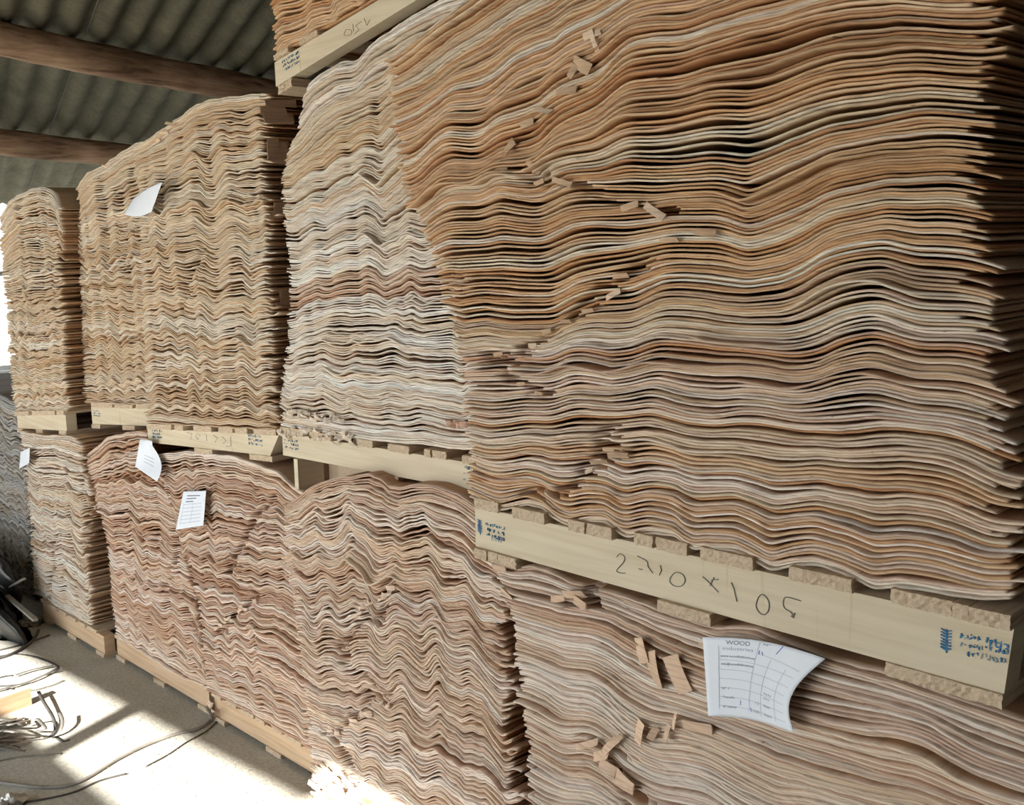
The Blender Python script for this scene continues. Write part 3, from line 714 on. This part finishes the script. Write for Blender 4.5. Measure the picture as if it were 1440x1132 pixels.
def side_flap(px, py, w, h, D, seed):
    r = random.Random(seed); x = onY(380, py, 1.95)[0] + .012
    rr = ray(px, py); p = CAM + rr * (x / rr[0])
    m = MB().box((x, p[1] - w / 2, p[2] - h), (x + .0016, p[1] + w / 2, p[2]))
    V = np.array(m.v) + np.array([[r.uniform(-.003, .003), r.uniform(-.008, .008), r.uniform(-.006, .006)] for _ in m.v]); c = V.mean(axis=0)
    o = mesh('veneer_flap', V - c, m.f, M_VEN); a_ = o.data.attributes.new('tint', 'FLOAT_COLOR', 'POINT'); t = np.ones((8, 4)); t[:, :3] = (.58, .40, .28); a_.data.foreach_set('color', t.astype(np.float32).ravel())
    o.location = c; tag(o, gG[0], 'veneer scrap', gG[1])
for k, (px, py, w, h) in enumerate([(394,140,.22,.04),(384,150,.2,.05),(392,160,.22,.05),(384,196,.10,.10),(392,200,.14,.11),(396,285,.1,.05),(388,296,.08,.04),(400,408,.1,.10),(398,425,.12,.04),(397,502,.14,.05)]):
    side_flap(px, py, w * .5, h * .6, 1.95, 600 + k)

# straps between stacks
for lab, P3, D_ in (('short teal plastic strap end under the tilted pallet', [(404,122),(408,128),(411,140)], 2.0), ('green teal strap end between the two far upper stacks', [(98,292),(104,305),(112,325)], 2.15)):
    P = [onY(x, y, D_ + .03 * i) for i, (x, y) in enumerate(P3)]
    o = tube(smooth_path(P), .012, 4, .2).build('plastic_strap', M_TEAL); tag(o, lab, 'strap')
# hanging wire under pallet S2
# ------------------------------------------------------------------ floor things
def floor_tube(name, pts, r, mat, label, cat, group=None, flat=1.0, n=7, lift=0.0):
    P = []
    for q in pts:
        z = r * flat + lift + (q[2] if len(q) > 2 else 0); P.append(onZ(q[0], q[1], z))
    o = tube(smooth_path(P), r, n, flat).build(name, mat, None, True)
    c = np.mean(P, axis=0); o.data.transform(Matrix.Translation(-Vector(c))); o.location = c
    return tag(o, label, cat, group)
floor_tube('rubber_hose', [(-40,1090),(0,1100),(60,1107),(110,1100),(165,1068),(205,1048),(245,1033),(280,1024),(297,1012),(296,1003,.05),(290,995,.10)], .0065, M_RUBBER, 'long grey hose curving across the sunlit floor up to the floor pallet', 'hose')
floor_tube('wire', [(205,1078),(235,1062),(262,1044),(290,1028),(305,1015)], .003, M_DARKS, 'thin dark wire on the sunlit floor beside the grey hose', 'wire')
floor_tube('wire', [(-20,1128),(40,1127),(100,1115),(140,1098),(178,1088)], .0035, M_DARKS, 'thin dark wire on the floor nearest the camera, below the grey hose', 'wire')
floor_tube('wire', [(-10,928),(20,918),(45,902),(54,886)], .007, M_DARKS, 'dark cable curving toward the floor pallet at the left', 'cable')
floor_tube('wire', [(-10,916),(25,908),(70,893)], .004, M_DARKS, 'thin dark cable lying on the floor at the left', 'cable')
lab = 'bent grey steel strap lying on the floor at the left'
gS = 'loose steel straps on the floor'
for k, (pts, lf) in enumerate([([(-10,925),(20,920),(50,924),(82,938,.02),(60,950),(30,962),(-10,966)], .0), ([(-10,972),(15,966),(50,955),(80,940)], .01), ([(10,968),(40,972),(70,965),(90,957)], 0),
      ([(54,972,.03),(62,988,.03),(74,1008,.02),(78,1026,.01),(70,1036)], .0), ([(84,1002,.05),(88,1014,.04),(84,1028,.02),(70,1038),(40,1042),(-10,1048)], .0),
      ([(38,1020),(50,1011,.03),(58,1016,.03),(64,1026,.02),(50,1028)], .01), ([(98,1040),(88,1042),(78,1036)], 0), ([(87,1060),(60,1062),(20,1066),(-10,1072)], 0), ([(20,950),(45,942),(75,936)], .01), ([(-10,955),(8,951),(18,950)], 0)]):
    floor_tube('steel_strap', pts, .010, M_STEEL if k % 3 else M_DARKS, lab, 'strap', gS, .12, 4, lf + .001)
r9 = random.Random(9)
for k in range(34):
    a = r9.uniform(-.25, .35); L_ = r9.uniform(40, 75); cx, cy = r9.uniform(-30, 22), 1028 + r9.uniform(-18, 22); hh = max(0, .11 - abs(cy - 1028) * .004) * r9.random()
    dx, dy = math.cos(a) * L_ / 2, -math.sin(a) * L_ / 2 * .8
    floor_tube('steel_strip', [(cx - dx, cy - dy, hh * .5), (cx, cy + r9.uniform(-3, 3), hh + .02 * r9.random()), (cx + dx, cy + dy, hh * .3)], .011, M_STEEL if k % 3 else M_RUBBER, 'thin grey strip in the tangled pile of cut strapping', 'strap', 'tangled pile of cut strapping', .12, 4, .001)
# wooden offcut
p0, p1 = onZ(-12, 1012), onZ(45, 991)
d = (p1 - p0) / np.linalg.norm(p1 - p0); nrm = np.array([-d[1], d[0], 0]) * .035
blk = MB().prism([p0, p1, p1 + nrm, p0 + nrm], (0, 0, .075)).build('wooden_block', M_BEAM_O); tag(blk, 'orange brown wooden block lying on the floor beside the strapping pile', 'wood block')
# crumpled silver at the bottom-left edge
def lump(px, py, r, mat, name, label, cat, seed, sq=.6):
    bm = bmesh.new(); bmesh.ops.create_icosphere(bm, subdivisions=4, radius=r); nz = Noise2(seed)
    for v in bm.verts:
        n = v.co.normalized(); k = 1 + .45 * float(nz(n.x * 3 + 5, n.y * 3 + n.z * 4)) + .2 * float(nz(n.x * 9, n.z * 9 + n.y * 5)); v.co *= k; v.co.z = max(v.co.z * sq, -r * .0) 
    me = bpy.data.meshes.new(name); bm.to_mesh(me); bm.free(); o = link(name, me, mat); o.location = onZ(px, py); return tag(o, label, cat)
lump(14, 1134, .05, M_STEEL, 'foil_wrap', 'crumpled silver foil at the bottom left corner', 'foil', 5)
# black plastic heap with metal bars
hp = onZ(8, 868)
def heap():
    bm = bmesh.new(); bmesh.ops.create_icosphere(bm, subdivisions=6, radius=1); nz = Noise2(88)
    for v in bm.verts:
        n = v.co.normalized(); k = 1 + .28 * float(nz(n.x * 2.5 + 5, n.y * 2.5 + n.z * 3)) + .14 * float(nz(n.x * 8, n.z * 8 + n.y * 5))
        v.co = Vector((n.x * .50 * k, n.y * .13 * k, max(0, n.z) * .42 * k))
    me = bpy.data.meshes.new('plastic_heap'); bm.to_mesh(me); bm.free(); me.shade_smooth(); return me
ho = link('plastic_heap', heap(), M_TARP); c_ = onZ(-22, 868); ho.location = (c_[0] - .10, c_[1] + .0, 0)
tag(ho, 'glossy black plastic heap on the floor at the far left', 'plastic')
def bar(a, b, D, w, label, mat=M_STEEL):
    o = tube([onY(*a, D), onY(*b, D)], w, 4, .5).build('metal_bar', mat); tag(o, label, 'metal bar')
bar((-8, 838), (34, 814), 1.78, .012, 'shiny metal bar leaning up to the right on the black plastic')
bar((10, 838), (50, 872), 1.76, .016, 'grey metal bar sloping down to the right in front of the black plastic', M_RUBBER)
lump(44, 876, .06, M_RUBBER, 'rubber_coil', 'small dark grey lump at the foot of the black plastic heap', 'rubber', 9, .5)

# dust and chips near the pallets: nobody could count them
m = MB(); r8 = random.Random(8)
for k in range(2600):
    x = r8.uniform(-5.2, -2.9); y = 1.93 - abs(r8.gauss(0, .22)) - .01; s = r8.uniform(.002, .007); a = r8.uniform(0, 6.28); z = r8.uniform(.0006, .003)
    dx, dy = math.cos(a) * s, math.sin(a) * s
    m.add([(x - dx, y - dy, z), (x + dy * .4, y - dx * .4, z + .001), (x + dx, y + dy, z), (x - dy * .4, y + dx * .4, z + .001)], [(0, 1, 2, 3)])
tag(mesh('wood_chips', m.v, m.f, M_DUST), 'pale sawdust and small chips on the floor along the pallets', 'wood chips', None, 'stuff')

# ------------------------------------------------------------------ the shed
X0, X1, YF, YB = -12.0, 3.2, -3.5, 6.6
fl = MB().box((X0, YF, -.1), (X1, YB, 0)).build('floor', M_FLOOR); tag(fl, kind='structure')
gr = MB().box((-60, -60, -.3), (60, 60, -.1)).build('ground', M_GROUND); tag(gr, kind='structure')
# corrugated roof
o0 = onR(109, 92)                                      # a point of the seam between two roof sheets
def roof():
    pitch = .177; V = []; n1 = 640; lenp = 14.0
    c0 = np.array([0, 0, roof_z(0, 0)])
    ws = np.linspace(-6.5, 6.8, n1); ss = [-5.5, 11.5]
    ph0 = (o0 - c0) @ RP
    for s in ss:
        for w in ws:
            V.append(c0 + RC * s + RP * w + RN * (.026 * math.cos(2 * math.pi * (w - ph0) / pitch) + .03))
    Fc = [(i, i + 1, n1 + i + 1, n1 + i) for i in range(n1 - 1)]
    o = mesh('ceiling', V, Fc, M_ROOF, None, True)
    bm = bmesh.new(); bm.from_mesh(o.data)             # the eaves end just outside the front wall
    bmesh.ops.bisect_plane(bm, geom=bm.verts[:] + bm.edges[:] + bm.faces[:], plane_co=(0, YF - .03, 0), plane_no=(0, -1, 0), clear_outer=True)
    bm.to_mesh(o.data); bm.free()
    sm = o.modifiers.new('thickness', 'SOLIDIFY'); sm.thickness = .007
    tag(o, kind='structure')
    # raised laps where two sheets overlap
    k = 0
    for w in (ph0,):
        P = [c0 + RC * s + RP * w + RN * (.045) for s in (-5.5, 11.5)]
        m = tube(P, .003, 4); q = m.build('trim_%d' % (k + 1), M_CONC); tag(q, kind='structure'); k += 1
roof()
def pole(a, b, label, r, ext=(1.5, 1.2), sd=1):
    A = onR(*a, h=RH - r); B = onR(*b, h=RH - r); d = (B - A); L = np.linalg.norm(d); d /= L; A = A - d * ext[0]; B = B + d * ext[1]
    L = np.linalg.norm(B - A); n = 60; nn = 20; V = []; nz = Noise2(sd)
    u = np.cross(d, [0, 0, 1]); u /= np.linalg.norm(u); w = np.cross(u, d)
    for i in range(n):
        t = i / (n - 1); p = A + d * L * t + w * .012 * float(nz(t * 4, 1.3)) + u * .015 * float(nz(t * 3, 5.5))
        for k in range(nn):
            a_ = 2 * math.pi * k / nn; rr = r * (1.06 - .12 * t) * (1 + .07 * float(nz(t * 14, math.cos(a_) * 1.5 + 9)) + .04 * float(nz(t * 30, math.sin(a_) * 3 + 20)))
            V.append(p + (u * math.cos(a_) + w * math.sin(a_)) * rr)
    Fc = [(i * nn + k, i * nn + (k + 1) % nn, (i + 1) * nn + (k + 1) % nn, (i + 1) * nn + k) for i in range(n - 1) for k in range(nn)]
    Fc += [tuple(range(nn))[::-1], tuple((n - 1) * nn + k for k in range(nn))]
    o = mesh('roof_beam', V, Fc, M_LOG, None, True); c = np.mean(V, axis=0); o.data.transform(Matrix.Translation(-Vector(c))); o.location = c
    tag(o, label, 'roof beam')
pole((0, 54), (385, 131), 'round wooden roof beam, the upper and nearer of the two logs', .095, sd=2)
pole((0, 198), (170, 216), 'round wooden roof beam, the lower and farther of the two logs', .095, (1.5, 2.5), sd=3)
# walls
def wall_poly(name, quads, mat, thick):
    m = MB()
    for q in quads: m.prism(q, thick)
    o = m.build(name, mat); tag(o, kind='structure'); return o
zt = roof_z
wall_poly('wall_back', [[(X0, YB, 0), (X1, YB, 0), (X1, YB, zt(X1, YB)), (X0, YB, zt(X0, YB))]], M_CONC, (0, .15, 0))
# left wall with an opening seen at the photo's left edge
wy0, wy1, wz0, wz1 = 2.0, 5.9, .56, 1.62
def xw(y0, y1, z0, z1): return [(X0, y0, z0), (X0, y1, z0), (X0, y1, z1), (X0, y0, z1)]
wall_poly('wall_left', [xw(YF, wy0, 0, zt(X0, 1)), xw(wy1, YB, 0, zt(X0, YB)), xw(wy0, wy1, 0, wz0), xw(wy0, wy1, wz1, zt(X0, 3))], M_CONC, (-.15, 0, 0))
wf = MB().box((X0 - .1, wy0, wz0), (X0 - .05, wy0 + .06, wz1)).box((X0 - .1, wy1 - .06, wz0), (X0 - .05, wy1, wz1)).box((X0 - .1, wy0, wz1 - .05), (X0 - .05, wy1, wz1)).box((X0 - .1, wy0, wz0), (X0 - .05, wy1, wz0 + .05)).build('window_1', M_CONC); tag(wf, kind='structure')
wall_poly('wall_right', [[(X1, YF, 0), (X1, YB, 0), (X1, YB, zt(X1, YB)), (X1, YF, zt(X1, YF))]], M_CONC, (.15, 0, 0))
# unseen front wall: gateway, lintel and clerestory, openings shaped for the floor's sun patches
EL = math.radians(30); SX, SY = -.3490, .9371         # horizontal travel of the sunlight
def back(px=None, py=None, w=None):
    p = onZ(px, py) if w is None else np.array(w); t = (p[1] - YF) / SY
    return (p[0] - SX * t, YF, t * math.tan(EL))
DX0, DX1, DZ = -7.0, .2, 2.45
a0, a1 = back(w=(-6.6, 1.36, 0)), back(170, 995); a1b = back(80, 1042)
b0t, b0b, b1t, b1b = back(190, 1003), back(77, 1067), back(400, 1113), back(w=(-3.4, 1.34, 0))
zb_ = b0b[2]; slope = (b1t[2] - b0t[2]) / (b1t[0] - b0t[0])
ztop = lambda x: b0t[2] + slope * (x - b0t[0])
xa0, xa1, xb0, xb1 = -6.5, a1[0], b0t[0], .1
ftop = lambda x: zt(x, YF) + .02
def fq(x0, x1, z0a, z0b, z1a, z1b): return [(x0, YF, z0a), (x1, YF, z0b), (x1, YF, z1b), (x0, YF, z1a)]
wall_poly('wall_front', [fq(X0, DX0, 0, 0, ftop(X0), ftop(DX0)), fq(DX1, X1, 0, 0, ftop(DX1), ftop(X1)),
   fq(-1.3, DX1, 0, 0, DZ, DZ), fq(DX0, DX1, DZ, DZ, zb_, zb_),  # first panel added to close the gateway and darken the right side
   fq(DX0, xa0, zb_, zb_, ztop(DX0), ztop(xa0)), fq(xa1, xb0, zb_, zb_, ztop(xa1), ztop(xb0)), fq(xb1, DX1, zb_, zb_, 3.5, 3.5),
   fq(DX0, -.98, ztop(DX0), ztop(-.98), ftop(DX0), ftop(-.98)), fq(-.98, -.72, ztop(-.98), 3.5, ftop(-.98), ftop(-.72)), fq(-.72, DX1, 3.5, 3.5, ftop(-.72), ftop(DX1))], M_BLOCKW, (0, .02, 0))

# ------------------------------------------------------------------ light
w = bpy.data.worlds.new('sky'); scene.world = w; w.use_nodes = True; nt = w.node_tree
bg = nt.nodes['Background']; bg.inputs['Color'].default_value = (.90, .96, 1.0, 1); bg.inputs['Strength'].default_value = 5.5
sun = bpy.data.lights.new('sun', 'SUN'); sun.energy = 22; sun.angle = math.radians(.45); sun.color = (1, .95, .87)
so = bpy.data.objects.new('sun', sun); col.objects.link(so)
dirv = Vector((SX * math.cos(EL), SY * math.cos(EL), -math.sin(EL))); so.rotation_euler = dirv.to_track_quat('-Z', 'Y').to_euler(); so.location = (0, -8, 8)
vs = scene.view_settings; vs.view_transform = 'Standard'; vs.look = 'None'; vs.gamma = 1; vs.use_curve_mapping = False; vs.exposure = 0.0
scene.cycles.max_bounces = 7; scene.cycles.diffuse_bounces = 4; scene.cycles.glossy_bounces = 2
